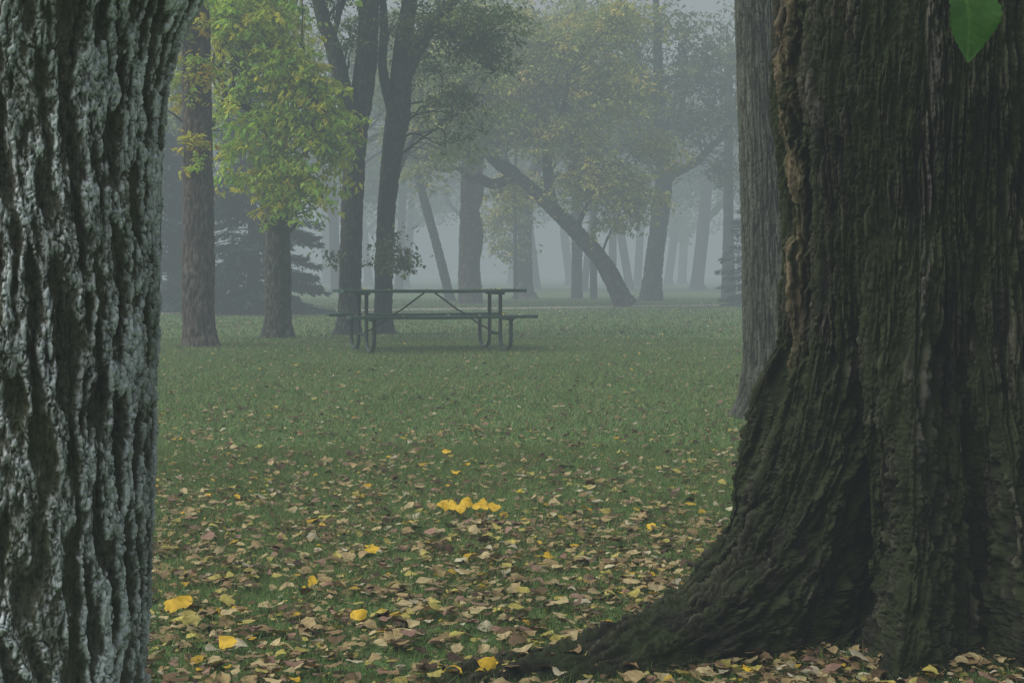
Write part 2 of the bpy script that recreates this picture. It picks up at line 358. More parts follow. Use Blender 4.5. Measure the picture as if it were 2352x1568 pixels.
# leaf template
def leaf_template(seed,curl=.2,fold=.15,wid=.8,nt_=8,ser=.05,flat=1.0):
    r=np.random.default_rng(seed);t=np.linspace(0,1,nt_)
    w=.5*wid*np.sin(np.pi*np.clip(t,0,1)**r.uniform(.55,.9))**r.uniform(.7,1.0);w[0]=0.03;w[-1]=0.003
    rows=[];bend=r.normal(0,.08)
    cl=r.normal(curl,.12)*flat;ct=r.normal(.1,.25)*flat;tw=r.normal(0,.45)*flat;wv=r.uniform(0,6)
    for i,tt in enumerate(t):
        for u in (-1,-.5,0,.5,1):
            s=1+(ser*r.normal() if abs(u)==1 else 0)
            y=u*w[i]*s+bend*math.sin(tt*3.1)
            z=fold*abs(u)*w[i]+cl*(u*w[i])**2*4+ct*(tt-.5)**2+tw*u*w[i]*(tt-.5)+.02*r.normal()*flat+.03*abs(u)*math.sin(tt*9+wv+u)
            rows.append((tt-.5+(.03*r.normal() if abs(u)==1 and ser>.03 else 0),y,z))
    V=np.array(rows);V[:,2]-=V[:,2].min()
    F=[]
    for i in range(nt_-1):
        for j in range(4):
            a=i*5+j;F.append((a,a+5,a+6,a+1))
    return V,np.array(F)
nt_,nw=40,21
t=np.linspace(0,1,nt_);w_=.5*.60*np.sin(np.pi*t**.8)**.85;w_[0]=.01;w_[-1]=.002
U=np.linspace(-1,1,nw);tt,uu=np.meshgrid(t,U,indexing='ij');ww=w_[:,None]*(1+.10*uu)
ser=1+.035*np.sin(tt*70)*(np.abs(uu)>.95)
yy=uu*ww*ser+.05*np.sin(tt*3.1)
vein=np.exp(-(np.abs(uu)*ww/.012)**2)+.6*np.clip(1-np.abs(((tt-np.abs(uu)*ww*.9)*11)%1-.5)/.09,0,1)*(np.abs(uu)<.93)
zz_=.30*np.abs(uu)*ww+.05*np.sin(tt*5)+.02*np.sin(tt*11+uu*2)*np.abs(uu)+.006*np.sin((tt-np.abs(uu)*ww*.9)*69)
L3=np.stack([tt,yy,zz_],-1).reshape(-1,3)*.172
i=np.arange(nt_-1)[:,None];j=np.arange(nw-1)[None,:]
LF=np.stack([i*nw+j,i*nw+j+1,(i+1)*nw+j+1,(i+1)*nw+j],-1).reshape(-1,4)
M,nt,b=newmat('fresh_green_leaf');v=objvec(nt)
gc=mixc(nt,attr(nt,'h').outputs['Fac'],ramp(nt,noise(nt,30,3,v),[(.3,(.032,.115,.012)),(.7,(.055,.17,.020))]),(.12,.26,.06))
nt.links.new(gc,b.inputs['Base Color']);b.inputs['Roughness'].default_value=.45
tr=nt.nodes.new('ShaderNodeBsdfTranslucent');nt.links.new(gc,tr.inputs[0]);mx=nt.nodes.new('ShaderNodeMixShader');mx.inputs[0].default_value=.35
nt.links.new(b.outputs[0],mx.inputs[1]);nt.links.new(tr.outputs[0],mx.inputs[2]);nt.links.new(mx.outputs[0],nt.nodes['Material Output'].inputs[0])
tw=np.array([[1.22,4.16,2.02,.008],[1.12,3.8,2.04,.006],[1.0,3.45,1.88,.004],[.93,3.22,1.65,.0022],[.91,3.2,1.598,.0016]]);tw[:,:3]-=P0
V_,F_,H_=tube(tw,8,24)
twig=obj('twig',mesh_np('twig',V_,F_,{'h':H_},smooth=True),old,M_barkB)
X=np.array([.14,-.05,-1.]);X/=np.linalg.norm(X);Y=np.array([.95,.3,0]);Y-=X*Y.dot(X);Y/=np.linalg.norm(Y);Z=np.cross(X,Y)
LVw=L3[:,0:1]*X+L3[:,1:2]*Y*1.18+L3[:,2:3]*Z+np.array([.91,3.2,1.60])-P0
obj('leaf',mesh_np('leaf',LVw,LF,{'h':np.clip(vein,0,1).ravel()*.6},smooth=True),twig,M)

# ---------------- picnic table ----------------
M_tab,nt,b=newmat('green_painted_planks');v=objvec(nt,(1,12,6))
col=ramp(nt,noise(nt,7,5,v,.7),[(.3,(.006,.034,.024)),(.6,(.012,.058,.042)),(.8,(.06,.12,.10))])
nt.links.new(col,b.inputs['Base Color']);b.inputs['Roughness'].default_value=.25
bp=nt.nodes.new('ShaderNodeBump');bp.inputs['Strength'].default_value=.3;bp.inputs['Distance'].default_value=.003
nt.links.new(noise(nt,20,4,v),bp.inputs['Height']);nt.links.new(bp.outputs[0],b.inputs['Normal'])
M_pipe,nt,b=newmat('green_painted_steel');v=objvec(nt)
col=ramp(nt,noise(nt,14,5,v,.7),[(.35,(.004,.018,.014)),(.6,(.007,.030,.022)),(.78,(.015,.042,.032))])
sx=nt.nodes.new('ShaderNodeSeparateXYZ');nt.links.new(v,sx.inputs[0])
nf=nt.nodes.new('ShaderNodeMath');nf.operation='MULTIPLY_ADD';nt.links.new(noise(nt,22,3,v),nf.inputs[0]);nf.inputs[1].default_value=-.13;nt.links.new(sx.outputs[2],nf.inputs[2])
wear=ramp(nt,nf.outputs[0],[(-.0,(1,1,1)),(.01,(0,0,0))])
col=mixc(nt,wear,col,(.04,.06,.05))
nt.links.new(col,b.inputs['Base Color']);b.inputs['Roughness'].default_value=.6
TX,TY=-1.065,20.2;TR=math.radians(17)
tab=obj('picnic_table',None);tab.location=(TX,TY,0);tab.rotation_euler=(0,0,TR)
tab['label']='dark green picnic table with steel pipe frame on leafy grass';tab['category']='picnic table'
import bmesh
def planks(name,n,w,gap,th,L,y0,z,parent,mat):
    bm=bmesh.new();tot=n*w+(n-1)*gap
    for i in range(n):
        yc=y0-tot/2+w/2+i*(w+gap)
        r=bmesh.ops.create_cube(bm,size=1)
        for vv in r['verts']:
            vv.co.x=vv.co.x*(L+random.uniform(-.006,.006));vv.co.y=vv.co.y*w+yc;vv.co.z=vv.co.z*th+z
    bmesh.ops.subdivide_edges(bm,edges=[e for e in bm.edges if abs(e.verts[0].co.x-e.verts[1].co.x)>1],cuts=11)
    for vv in bm.verts:vv.co.z+=-.008*math.cos(vv.co.x*1.2)+.002*math.sin(vv.co.x*5+vv.co.y*9)
    bmesh.ops.bevel(bm,geom=[e for e in bm.edges if len(e.link_faces)==2 and e.calc_face_angle(0)>1],offset=.004,segments=1,affect='EDGES')
    me=bpy.data.meshes.new(name);bm.to_mesh(me);bm.free();return obj(name,me,parent,mat)
planks('tabletop',5,.143,.008,.038,2.40,0,.775,tab,M_tab)
planks('seat',2,.12,.008,.038,2.40,-.72,.455,tab,M_tab)
planks('seat',2,.12,.008,.038,2.40,.72,.455,tab,M_tab)
def box(bm,c,s):
    r=bmesh.ops.create_cube(bm,size=1)
    for vv in r['verts']:vv.co=Vector((vv.co.x*s[0]+c[0],vv.co.y*s[1]+c[1],vv.co.z*s[2]+c[2]))
def frame(name,x,parent):
    parts=[];pr=.025
    for s in (-1,1):
        pts=[(x,s*.72,.43)]
        pts+=[(x,s*.72,z) for z in (.36,.25,.18)]
        for a in np.linspace(0,math.pi,9)[1:-1]:
            pts.append((x,s*(.485+.235*math.cos(a)),.17-.148*math.sin(a)))
        pts+=[(x,s*.25,z) for z in (.18,.3,.45,.6,.74)]
        parts.append(tube(np.array([[*p,pr] for p in pts]),12,70))
    def bar(a,b,r=.018):parts.append(tube(np.array([[*a,r],[*(np.array(a)*.5+np.array(b)*.5),r],[*b,r]]),10,6))
    bar((x,-.25,.22),(x,.25,.22))
    bar((x,-.79,.418),(x,-.23,.418));bar((x,.23,.418),(x,.79,.418))
    V,F,H=join(parts);bm=bmesh.new();me=mesh_np(name,V,F,{'h':H});bm.from_mesh(me)
    box(bm,(x,0,.739),(.06,.70,.03));box(bm,(x,-.72,.428),(.06,.235,.014));box(bm,(x,.72,.428),(.06,.235,.014))
    for s in (-1,1):box(bm,(x+.0,s*.485,.012),(.06,.09,.02))
    bm.to_mesh(me);bm.free()
    return obj(name,me,parent,M_pipe)
frame('leg_frame',-.88,tab);frame('leg_frame',.88,tab)
for s in (-1,1):
    V,F,H=tube(np.array([[s*.07,0,.745,.011],[s*.10,0,.725,.011],[s*.22,0,.64,.011],[s*.36,0,.535,.011],[s*.42,0,.505,.011],[s*.62,0,.37,.011],[s*.87,0,.225,.011]]),8,40)
    obj('brace',mesh_np('brace',V,F,{'h':H},smooth=True),tab,M_pipe)

# ---------------- ground / path ----------------
def ground_mat():
    m,nt,b=newmat('lawn');v=objvec(nt)
    g=ramp(nt,noise(nt,.35,3,v),[(.35,(.080,.145,.048)),(.65,(.110,.170,.060))])
    f=ramp(nt,noise(nt,16,5,v,.8),[(.3,(.45,.45,.45)),(.7,(1.4,1.4,1.4))])
    c=mixc(nt,1.0,g,f,'MULTIPLY')
    lf=ramp(nt,noise(nt,5.5,5,v,.85),[(.56,(0,0,0)),(.62,(.5,)*3)])
    c=mixc(nt,lf,c,(.17,.135,.07))
    nt.links.new(c,b.inputs['Base Color']);b.inputs['Roughness'].default_value=.95;b.inputs['Specular IOR Level'].default_value=.1
    return m
g=mesh_np('ground',[(-600,-100,0),(600,-100,0),(600,900,0),(-600,900,0)],[(0,1,2,3)])
obj('ground',g,None,ground_mat(),kind='structure',label='park lawn with scattered autumn leaves',category='ground')
xs=np.linspace(-60,60,80)
yc=44.5+.55*xs+1.0*np.sin(xs*.08)
Vp=np.concatenate([np.stack([xs,yc-1.1,np.full(80,.006)],1),np.stack([xs,yc+1.1,np.full(80,.006)],1)])
i=np.arange(79);Fp=np.stack([i,i+1,i+81,i+80],1)
m,nt,b=newmat('worn_path');v=objvec(nt)
nt.links.new(ramp(nt,noise(nt,3,5,v,.8),[(.35,(.24,.225,.19)),(.55,(.31,.295,.265)),(.7,(.20,.155,.09))]),b.inputs['Base Color']);b.inputs['Roughness'].default_value=.95
obj('path',mesh_np('path',Vp,Fp),None,m,kind='structure',label='grey path strewn with brown leaves',category='path')
def on_path(x,y):
    c=44.5+.55*x+1.0*np.sin(x*.08);return np.abs(y-c)<1.15

# ---------------- grass ----------------
def wedge(n,d0,d1,k=.42):
    d=np.sqrt(rng.uniform(d0*d0,d1*d1,n));x=rng.uniform(-1,1,n)*(k*d+.4);return x,d
GV,GC=[],[]
for n,d0,d1,hh,ww in ((280000,2.9,9,.034,.0034),(330000,9,24,.034,.0075),(110000,24,60,.05,.028)):
    x,y=wedge(n,d0,d1)
    ok=~on_path(x,y);x,y=x[ok],y[ok];n=len(x)
    a=rng.uniform(0,2*np.pi,n);h_=hh*rng.uniform(.4,1.3,n)*(1+.45*perlin(x*1.7,y*1.7,0*x)+.35*perlin(x*7,y*7,0*x));ln=rng.normal(0,.6,(n,2))*h_[:,None]
    dx,dy=np.cos(a)*ww*.5*rng.uniform(.7,1.4,n),np.sin(a)*ww*.5
    p0=np.stack([x-dx,y-dy,0*x-.002],1);p1=np.stack([x+dx,y+dy,0*x-.002],1);p2=np.stack([x+ln[:,0],y+ln[:,1],h_],1)
    GV.append(np.stack([p0,p1,p2],1).reshape(-1,3))
    t=perlin(x*.6,y*.6,0*x+3)*.5+.5;u=rng.uniform(0,1,n)
    c=np.array([.100,.19,.053])*(1-t[:,None])+np.array([.165,.245,.080])*t[:,None]
    dry=rng.uniform(0,1,n)<.13;c[dry]=np.array([.28,.23,.12])
    c=c*(.6+.8*u[:,None]);GC.append(np.repeat(c,3,0))
GV=np.concatenate(GV);GC=np.concatenate(GC)
obj('grass',mesh_np('grass',GV,np.arange(len(GV)).reshape(-1,3),cols=GC),None,M_grass,kind='stuff',label='short green lawn grass with dry blades',category='grass')

# ---------------- fallen leaves ----------------
NT=24
temps=[leaf_template(20+i,rng.choice([-.25,.0,.3]),rng.uniform(.0,.2),rng.uniform(.5,1.05),7,rng.uniform(.06,.22),rng.choice([.4,.8,1.2])) for i in range(NT)]
LPAL=np.array([(.38,.285,.13),(.48,.39,.20),(.26,.18,.085),(.13,.085,.04),(.66,.43,.03),(.46,.40,.10),(.075,.045,.027),(.52,.47,.32),(.30,.18,.13)])
LW=np.array([5,4.5,3.5,3,.8,2.6,2.2,1.6,2]);LW=LW/LW.sum()
def litter(n,d0,d1,ys,rs):
    x,y=wedge(n,d0,d1)
    dens=n*2*y/(d1*d1-d0*d0)/(2*(.42*y+.4))
    m=1+.8*perlin(x*.8,y*.8,0*x+8)+.9*perlin(x*2.4,y*2.4,0*x)+.7*perlin(x*6,y*6,0*x)
    k=(rng.uniform(0,1,n)<np.interp(y,ys,rs)/dens*m)&~((np.abs(y-4.6)<.5)&(np.abs(x-1.3)<.45));return x[k],y[k]
a1=litter(110000,3.0,10,[3,4.5,6,7.2,8.5,10],[1700,1450,900,500,270,120])
a2=litter(40000,10,24,[10,13,17,24],[120,65,45,30])
x,y=wedge(9000,24,52);kk=rng.uniform(0,1,9000)<.5+.5*perlin(x*.3,y*.3,0*x)
lx=np.concatenate([a1[0],a2[0],x[kk]]);ly=np.concatenate([a1[1],a2[1],y[kk]]);n=len(lx)
ls=(.014+.044*rng.uniform(0,1,n)**1.9)*np.where(ly>24,1.8,1)
lcol=LPAL[rng.choice(len(LPAL),n,p=LW)]*rng.uniform(.55,1.15,(n,1))
far=ly>10;lcol[far]*=rng.uniform(.55,1,(far.sum(),1))
lz=rng.uniform(.000,.030,n)
yaw=rng.uniform(0,2*np.pi,n);tx=rng.normal(0,.22,n);ty=rng.normal(0,.22,n)
def rotm(yaw,tx,ty):
    cz,sz=np.cos(yaw),np.sin(yaw);cx_,sx_=np.cos(tx),np.sin(tx);cy_,sy_=np.cos(ty),np.sin(ty)
    o=np.zeros_like(cz);l=o+1
    Rz=np.stack([cz,-sz,o,sz,cz,o,o,o,l],-1).reshape(-1,3,3);Rx=np.stack([l,o,o,o,cx_,-sx_,o,sx_,cx_],-1).reshape(-1,3,3)
    Ry=np.stack([cy_,o,sy_,o,l,o,-sy_,o,cy_],-1).reshape(-1,3,3);return Rz@Rx@Ry
RM=rotm(yaw,tx,ty)
inview=(np.abs(lx)<.33*ly)&(ly>3.75)&~((lx<-.19*ly))&~((lx>.2+(ly-3.9)*.25)&(ly<6))
score=np.where(inview,ls/ly,0);order=np.argsort(-score);ind=order[:250];mask=np.ones(n,bool);mask[ind]=False
rest=np.where(mask)[0]
ti=rng.integers(0,NT,n);VV,FF,CC=[],[],[];off=0
for t in range(NT):
    ii=rest[ti[rest]==t];TV,TF=temps[t];k=len(TV)
    v=np.einsum('nij,kj->nki',RM[ii],TV)*ls[ii][:,None,None]+np.stack([lx[ii],ly[ii],lz[ii]],1)[:,None,:]
    VV.append(v.reshape(-1,3));FF.append((TF[None]+(np.arange(len(ii))*k)[:,None,None]).reshape(-1,4)+off);off+=len(ii)*k
    CC.append(np.repeat(lcol[ii],k,0)*np.tile(rng.uniform(.65,1.15,k),len(ii))[:,None])
M_fl=leaf_mat('dry_leaf',.15,.3,.6)
obj('leaf_litter',mesh_np('leaf_litter',np.concatenate(VV),np.concatenate(FF),cols=np.concatenate(CC),smooth=True),None,M_fl,kind='stuff',label='carpet of tan and brown fallen leaves',category='fallen leaves')
print('litter leaves',len(rest))
lib={}
def leafmesh(t,c):
    if (t,c) not in lib:
        TV,TF=temps[t];k=len(TV)
        cc=np.repeat(LPAL[c][None],k,0)*rng.uniform(.65,1.1,(k,1))
        me=mesh_np('fallen_leaf',TV,TF,cols=cc,smooth=True);me.materials.append(M_fl);lib[(t,c)]=me
    return lib[(t,c)]
LN={0:'tan',1:'pale tan',2:'brown',3:'dark brown',4:'bright yellow',5:'yellow-olive',6:'dark brown',7:'pale',8:'reddish brown'}
from mathutils import Matrix
def put_leaf(x,y,z,s,R,t,c,where='lying on the grass',grp='fallen leaves on the grass'):
    o=bpy.data.objects.new('fallen_leaf',leafmesh(t,c));COL.objects.link(o)
    o.matrix_world=Matrix.Translation((x,y,z))@Matrix(R.tolist()).to_4x4()@Matrix.Scale(s,4)
    o['label']=f'{LN[c]} curled fallen leaf {where}';o['category']='leaf';o['group']=grp
for i in ind:
    c=int(rng.choice(len(LPAL),p=LW));put_leaf(lx[i],ly[i],lz[i]+.008,ls[i]*1.0,RM[i],int(ti[i]),c)
for (x,y) in ((-.27,6.40),(-.25,6.46),(-.22,6.42),(-.18,6.50),(-.13,6.4),(-.24,6.36),(-.12,6.46),(-.10,6.36),(-.29,6.48),(-.15,6.44),(-.06,6.42),(-.20,6.34),(-.73,4.06),(-.5,5.45),(-.98,4.55),(-.62,4.9),(-.05,3.85),(-1.03,4.4),(.22,4.05),(-.36,8.4),(-.45,4.4),(-.95,4.62)):
    cl_=abs(y-6.43)<.1
    R_=rotm(np.array([0.]),np.array([random.uniform(.35,.75)]),np.array([random.uniform(-.3,.3)]))[0]@rotm(np.array([random.uniform(0,6)]),np.array([0.]),np.array([0.]))[0]
    put_leaf(x+random.uniform(-.02,.02),y+random.uniform(-.03,.03),.045 if cl_ else .035,random.uniform(.042,.062),R_,random.randrange(NT),4)
for i in range(26):
    u=random.uniform(-1.15,1.15);onseat=i>17;vv=random.uniform(-.3,.3) if not onseat else -.72+random.uniform(-.09,.09)
    zt=(.796-.008*math.cos(u*1.2)) if not onseat else (.476-.008*math.cos(u*1.2))
    x=TX+u*math.cos(TR)-vv*math.sin(TR);y=TY+u*math.sin(TR)+vv*math.cos(TR)
    put_leaf(x,y,zt,random.uniform(.05,.085),rotm(np.array([random.uniform(0,6)]),np.array([0.]),np.array([0.]))[0],random.randrange(NT),random.choice([1,4,7,5]),'resting on the green picnic table','leaves on the picnic table')

# ---------------- mid trees ----------------
def up(x,y,pts):return [(px,y,pz,r) for px,pz,r in pts]
make_tree('ash_tree','brown straight tree with sparse orange-yellow leaves',
  [up(0,21.3,[(-4.24,-.05,.31),(-4.25,.08,.25),(-4.27,.5,.215),(-4.27,2,.2),(-4.3,4,.19),(-4.35,7,.15),(-4.3,9,.1)])],
  [(-4.2,20.9,3.75,.25,.35,300),(-4.22,20.9,2.72,.2,.16,130),(-4.2,20.9,2.42,.12,.08,50),(-4.4,20.8,4.5,.5,.4,800),(-4.6,21.3,5.6,1.1,.8,900),(-4.75,21.6,3.6,.3,.5,260)],M_barkB,.10,YEL+[(.34,.56,.06)],[2,1,2,5],nu=64,fh=28,fv=5,amp=.03,spray=.1,twigs=22,per=20)
make_tree('ash_tree','tree with drooping yellow-green autumn crown over pale trunk',
  [up(0,24.1,[(-3.61,-.05,.33),(-3.61,.07,.26),(-3.6,.4,.2),(-3.6,1.6,.18),(-3.62,3.2,.16),(-3.6,5,.14),(-3.5,7.5,.08)]),
   [(-3.6,24.1,2.6,.09),(-3.35,23.6,3.3,.07),(-3.0,23.2,3.6,.04),(-2.8,23,3.4,.02)],
   [(-3.6,24.1,3.0,.08),(-4.0,23.6,3.5,.06),(-4.3,23.2,3.4,.04),(-4.45,23,3.1,.02)]],
  [(-3.75,23.2,4.64,.65,.6,2600),(-4.26,23.2,4.64,.45,.5,1200),(-3.22,23,3.95,.42,.5,1900),(-2.85,23,3.15,.45,.38,1600),
   (-3.45,23,3.25,.48,.32,1200),(-3.4,22.9,2.5,.5,.24,1200),(-3.05,22.9,2.2,.38,.18,620),(-3.98,22.9,2.80,.34,.18,340),
   (-3.36,22.9,2.0,.26,.16,220),(-3.5,23.3,5.7,1.2,.8,1800),(-2.62,23,2.75,.25,.3,380),(-3.9,23.1,3.9,.4,.35,600),(-4.1,22.9,2.35,.3,.1,140),(-4.2,22.9,3.3,.2,.35,200),(-2.72,23,3.55,.3,.3,450)],
  M_bark2,.122,YG,YGw,nu=64,fh=28,fv=5,amp=.03,spray=.12,per=22,twigs=110,droop=.8,stretch=2.6,tip=(.80,.68,.05))
make_tree('elm_tree','dark forked tree with upright limbs behind the table',
  [up(0,25.5,[(-2.68,-.05,.29),(-2.66,.1,.22),(-2.64,.5,.18),(-2.61,2,.17),(-2.54,3.3,.185),(-2.42,4.1,.18),(-2.35,4.8,.17),(-2.33,6,.15),(-2.3,9,.1)]),
   up(0,25.4,[(-2.56,3.3,.16),(-2.74,4.0,.14),(-2.98,4.8,.12),(-3.16,5.5,.10),(-3.5,7,.06)]),
   up(0,25.4,[(-2.8,4.2,.06),(-2.95,4.5,.05),(-2.85,5.0,.04),(-2.7,5.6,.03)])],
  [(-2.9,25.4,1.28,.13,.2,90),(-2.7,25.4,5.5,.5,.3,500),(-2.5,25.1,4.9,.35,.4,260),(-2.9,25.5,6.6,1.5,.7,1500)],M_barkD,.10,DG,DGw,nu=64,amp=.03,twigs=30)
make_tree('elm_tree','dark slender tree widening upward with leafy low sprigs',
  [up(0,25.9,[(-2.13,-.05,.24),(-2.13,.1,.18),(-2.13,.5,.145),(-2.08,2,.145),(-1.97,3.04,.17),(-1.87,3.75,.19),(-1.8,4.8,.145),(-1.69,5.6,.12),(-1.5,8,.08)]),
   up(0,25.8,[(-1.85,4.0,.12),(-1.62,4.45,.11),(-1.38,5.0,.09),(-.95,5.5,.07),(-.4,6.2,.05)]),
   up(0,25.8,[(-1.95,3.6,.09),(-2.15,4.3,.08),(-2.1,5.0,.07),(-2.2,5.8,.05)]),
   up(0,25.8,[(-1.4,5.0,.05),(-.9,4.95,.04),(-.5,4.6,.03),(-.3,4.3,.015)])],
  [(-1.9,25.6,1.35,.28,.28,500),(-1.75,25.6,1.15,.2,.15,200),(-.7,25.8,5.15,1.0,.4,2200),(-1.2,26,5.1,.6,.35,1000),(-.55,26,4.65,.6,.35,1100),(-1.45,26.2,4.4,.35,.4,400),(-1.0,26,3.9,.5,.3,600),(-1,26,6.3,1.5,.7,1500),(-1.9,25.5,4.9,.3,.4,300),(-.9,26.1,3.3,.5,.3,300)],
  M_barkD,.10,[(.09,.15,.055),(.13,.21,.07),(.07,.12,.045),(.24,.28,.07)],DGw,nu=64,amp=.03,twigs=60)
G='trees standing in the fog'
make_tree('leaning_tree','crooked leaning tree with yellowing crown beside the path',
  [[(3.40,46,-.05,.42),(3.30,46,.1,.32),(2.72,46,1.25,.25),(1.97,46,2.13,.23),(1.2,46,2.88,.20),(.55,46,3.51,.19),(.05,46,3.86,.18),(-.2,46,3.70,.16),(-.6,46,3.62,.15),(-.95,46,3.78,.13),(-1.2,46,3.74,.11),(-1.6,46,4.1,.08),(-2.0,46,4.02,.06),(-2.5,46,4.15,.04)],
   [(.1,46,3.85,.19),(-.2,46,4.1,.17),(-.4,46,4.25,.13),(-.55,46,4.55,.08)],
   [(1.2,46,2.9,.17),(1.05,46,4.0,.15),(1.13,46,4.9,.12),(1.57,46,5.9,.09),(1.7,46,7.1,.06)],
   [(0,46,3.86,.12),(-.6,46,4.3,.09),(-1.2,46,5,.07),(-1.4,46,6,.05)],
   [(1.9,46,2.15,.08),(2.2,45.7,3.0,.06),(2.6,45.5,3.6,.04)]],
  [(2.4,45.6,3.7,1.3,.8,3400),(3.5,45.6,3.15,.9,.5,1800),(1.75,46,7.5,1.6,1.1,3200),(.4,46,6.5,1.4,1.1,3400),(-1.75,46,5.4,1.5,.7,3600),
   (-.9,46,6.4,1.5,.8,3000),(-2.6,45.7,3.95,.6,.3,450),(2.9,46,8.3,1.4,1.0,2200),(-.6,46,8,1.6,1.0,2400),(1.8,45.6,4.9,1.0,.7,1900),(.3,45.8,5.1,.9,.5,1500),(-1.2,45.8,4.8,.9,.35,1000),(3.0,45.7,6.2,1.3,.9,2600),(.0,45.8,3.2,.6,.4,360),(2.9,45.5,2.4,.6,.3,300),(4.2,46,4.6,.8,.6,900)],
  M_barkD,.17,MX,MXw,nu=28,fh=18,fv=3,amp=.03,spray=.25,twigs=160,per=20,stretch=2)
make_tree('tree','green tree with low arching foliage in the mist',
  [[(-2.99,36,-.05,.16),(-2.97,36,1.0,.12),(-2.85,36,2.8,.11),(-2.6,36,4.2,.10),(-2.2,36,6,.08)],[(-2.8,36,3.0,.08),(-2.1,36,4.3,.06),(-1.2,36,5.0,.04)]],
  [(-1.5,36,4.6,.9,.5,1300),(-.9,36,5.6,1.0,.6,1600),(-1.9,36,5.6,.8,.6,1000),(-.4,36,4.7,.6,.3,500),(-1.3,36,3.8,.6,.3,450)],M_barkD,.13,MX,[2,5,.6,.3,3],G,nu=24,amp=.02,spray=.2,per=20,twigs=50)
make_tree('tree','grey double trunk with dense green crown in fog',
  [[(-1.42,51,-.05,.42),(-1.42,51,.2,.34),(-1.42,51,2,.31),(-1.35,51,5,.28),(-1.3,51,9,.2),(-1.3,51,12,.1)],
   [(-1.2,51,-.05,.22),(-1.18,51,2,.2),(-1.0,51,5,.16),(-.4,51,9,.1)]],
  [(-1.5,51,9.4,2.6,1.5,3200),(-2.6,51,6.9,1.6,.9,2600),(-3.4,50,8.0,1.5,1.2,1800),(.2,51,8,1.4,1.0,1900),(-2.9,50.5,5.2,1.2,.6,1400)],M_barkB,.22,MX,[3,4,1,.6,3],G,nu=28,fh=14,fv=3,amp=.04,spray=.3,per=20)
make_tree('tree','flared trunk with curving limb and sparse yellow leaves',
  [[(.5,61,-.05,.7),(.5,61,.15,.45),(.5,61,.8,.3),(.56,61,3.8,.27),(1.1,61,5.8,.22),(1.7,61,10,.12)],
   [(.56,61,3.5,.14),(-.2,61,5.3,.1),(-.8,61,7.5,.06)]],
  [(-.3,60,3.0,1.0,.8,1000),(.2,60,4.4,1.0,.7,1000),(1.5,61,10,2.4,1.7,2500),(-.6,61,8.5,1.6,1.4,1600),(1.5,61,6.5,1.6,1.0,1300),(-.2,60,1.9,.7,.4,300)],M_barkB,.23,MX,[2,2,3,3,2],G,nu=24,fh=12,fv=3,amp=.04,spray=.3,per=14)
make_tree('tree','thin straight sapling trunk in the fog',[[(.14,58,-.05,.09),(.12,58,2,.07),(.13,58,5,.05),(.3,58,8,.03)]],[(.2,58,7,.8,1,400)],M_barkD,.2,MX,MXw,G,nu=12,amp=.01,twigs=8)
make_tree('tree','straight grey trunk with high green crown in fog',[[(2.53,61,-.05,.3),(2.53,61,.3,.22),(2.53,61,4,.2),(2.5,61,9,.15),(2.5,61,12,.08)]],
  [(2.6,61,10.5,2.4,1.6,2000),(3.2,61,7.7,1.8,1.1,2000)],M_barkD,.25,MX,[3,4,1,.5,3],G,nu=20,amp=.03,spray=.3,per=18)
make_tree('tree','slim dark trunk in the fog',[[(3.13,60,-.05,.15),(3.13,60,3,.11),(3.2,60,7,.07)]],[(3.2,60,7,1.2,1.0,700)],M_barkD,.2,BG,BGw,G,nu=14,amp=.01,twigs=10)
make_tree('tree','large forked tree with long bent limb in fog',
  [[(4.92,55.5,-.05,.55),(4.93,55.5,.15,.43),(5.0,55.5,1,.34),(5.14,55.5,2.2,.31),(5.37,55.5,4.0,.3),(5.3,55.5,5.7,.22),(5.2,55.5,7.7,.18),(5.1,55.5,11,.1)],
   [(5.37,55.5,3.9,.2),(5.7,55.5,4.45,.17),(6.1,55.5,4.72,.15),(6.8,55.4,5.2,.13),(7.6,55.3,6.1,.09),(8,55.3,7.5,.06)],
   [(5.25,55.5,6.6,.1),(4.6,55.5,8.3,.08),(4.2,55.5,10,.05)],[(5.4,55.5,5.0,.1),(6.0,55.5,6.6,.09),(6.2,55.4,8.5,.06)],
   [(5.2,55.5,7.7,.08),(6.2,55.3,8.1,.06),(7.5,55.2,8.4,.035)]],
  [(5.0,55.5,9.6,2.2,1.0,1800),(6.8,55.5,8.0,1.6,1.1,2300),(4.0,55.5,7.7,1.3,1.1,2000),(7.4,55,6.4,1.0,.8,1200),(4.2,55,5.6,1.0,.8,1400),(5.9,55,6.3,1.0,.8,1300),(7.6,55,4.6,.7,.5,400)],
  M_barkD,.22,BG,BGw,G,nu=28,fh=14,fv=3,amp=.04,spray=.3,per=16,twigs=130)
make_tree('leaning_tree','thin leaning trunk in the fog',[[(-2.15,55,-.05,.22),(-2.25,55,.4,.17),(-2.6,55,1.8,.16),(-3.2,55,4.0,.15),(-3.9,55,7,.1)]],
  [(-4,55,8,1.8,1.3,1500)],M_barkD,.22,BG,BGw,G,nu=16,amp=.02,spray=.3,per=18)
make_tree('tree','dim trunk standing beside a conifer in fog',[[(8.3,60,-.05,.3),(8.3,60,3,.2),(8.3,60,9,.15)]],[(8.4,60,10,2,1.2,700)],M_barkD,.22,BG,BGw,G,nu=16,amp=.02,spray=.3,per=18)
make_tree('tree','broad green tree fading into the mist',[[(-9.4,44,-.05,.3),(-9.4,44,3,.24),(-9.2,44,8,.15)]],
  [(-9.2,44,5.3,1.6,1.2,2400),(-8.6,44,7.5,2.2,1.4,2600),(-6.9,44,8,1.6,1.3,1800),(-10.5,44,4,1.2,1,1000)],M_barkD,.18,MX,[3,3,1,.5,4],G,nu=16,amp=.02,spray=.25,per=20)
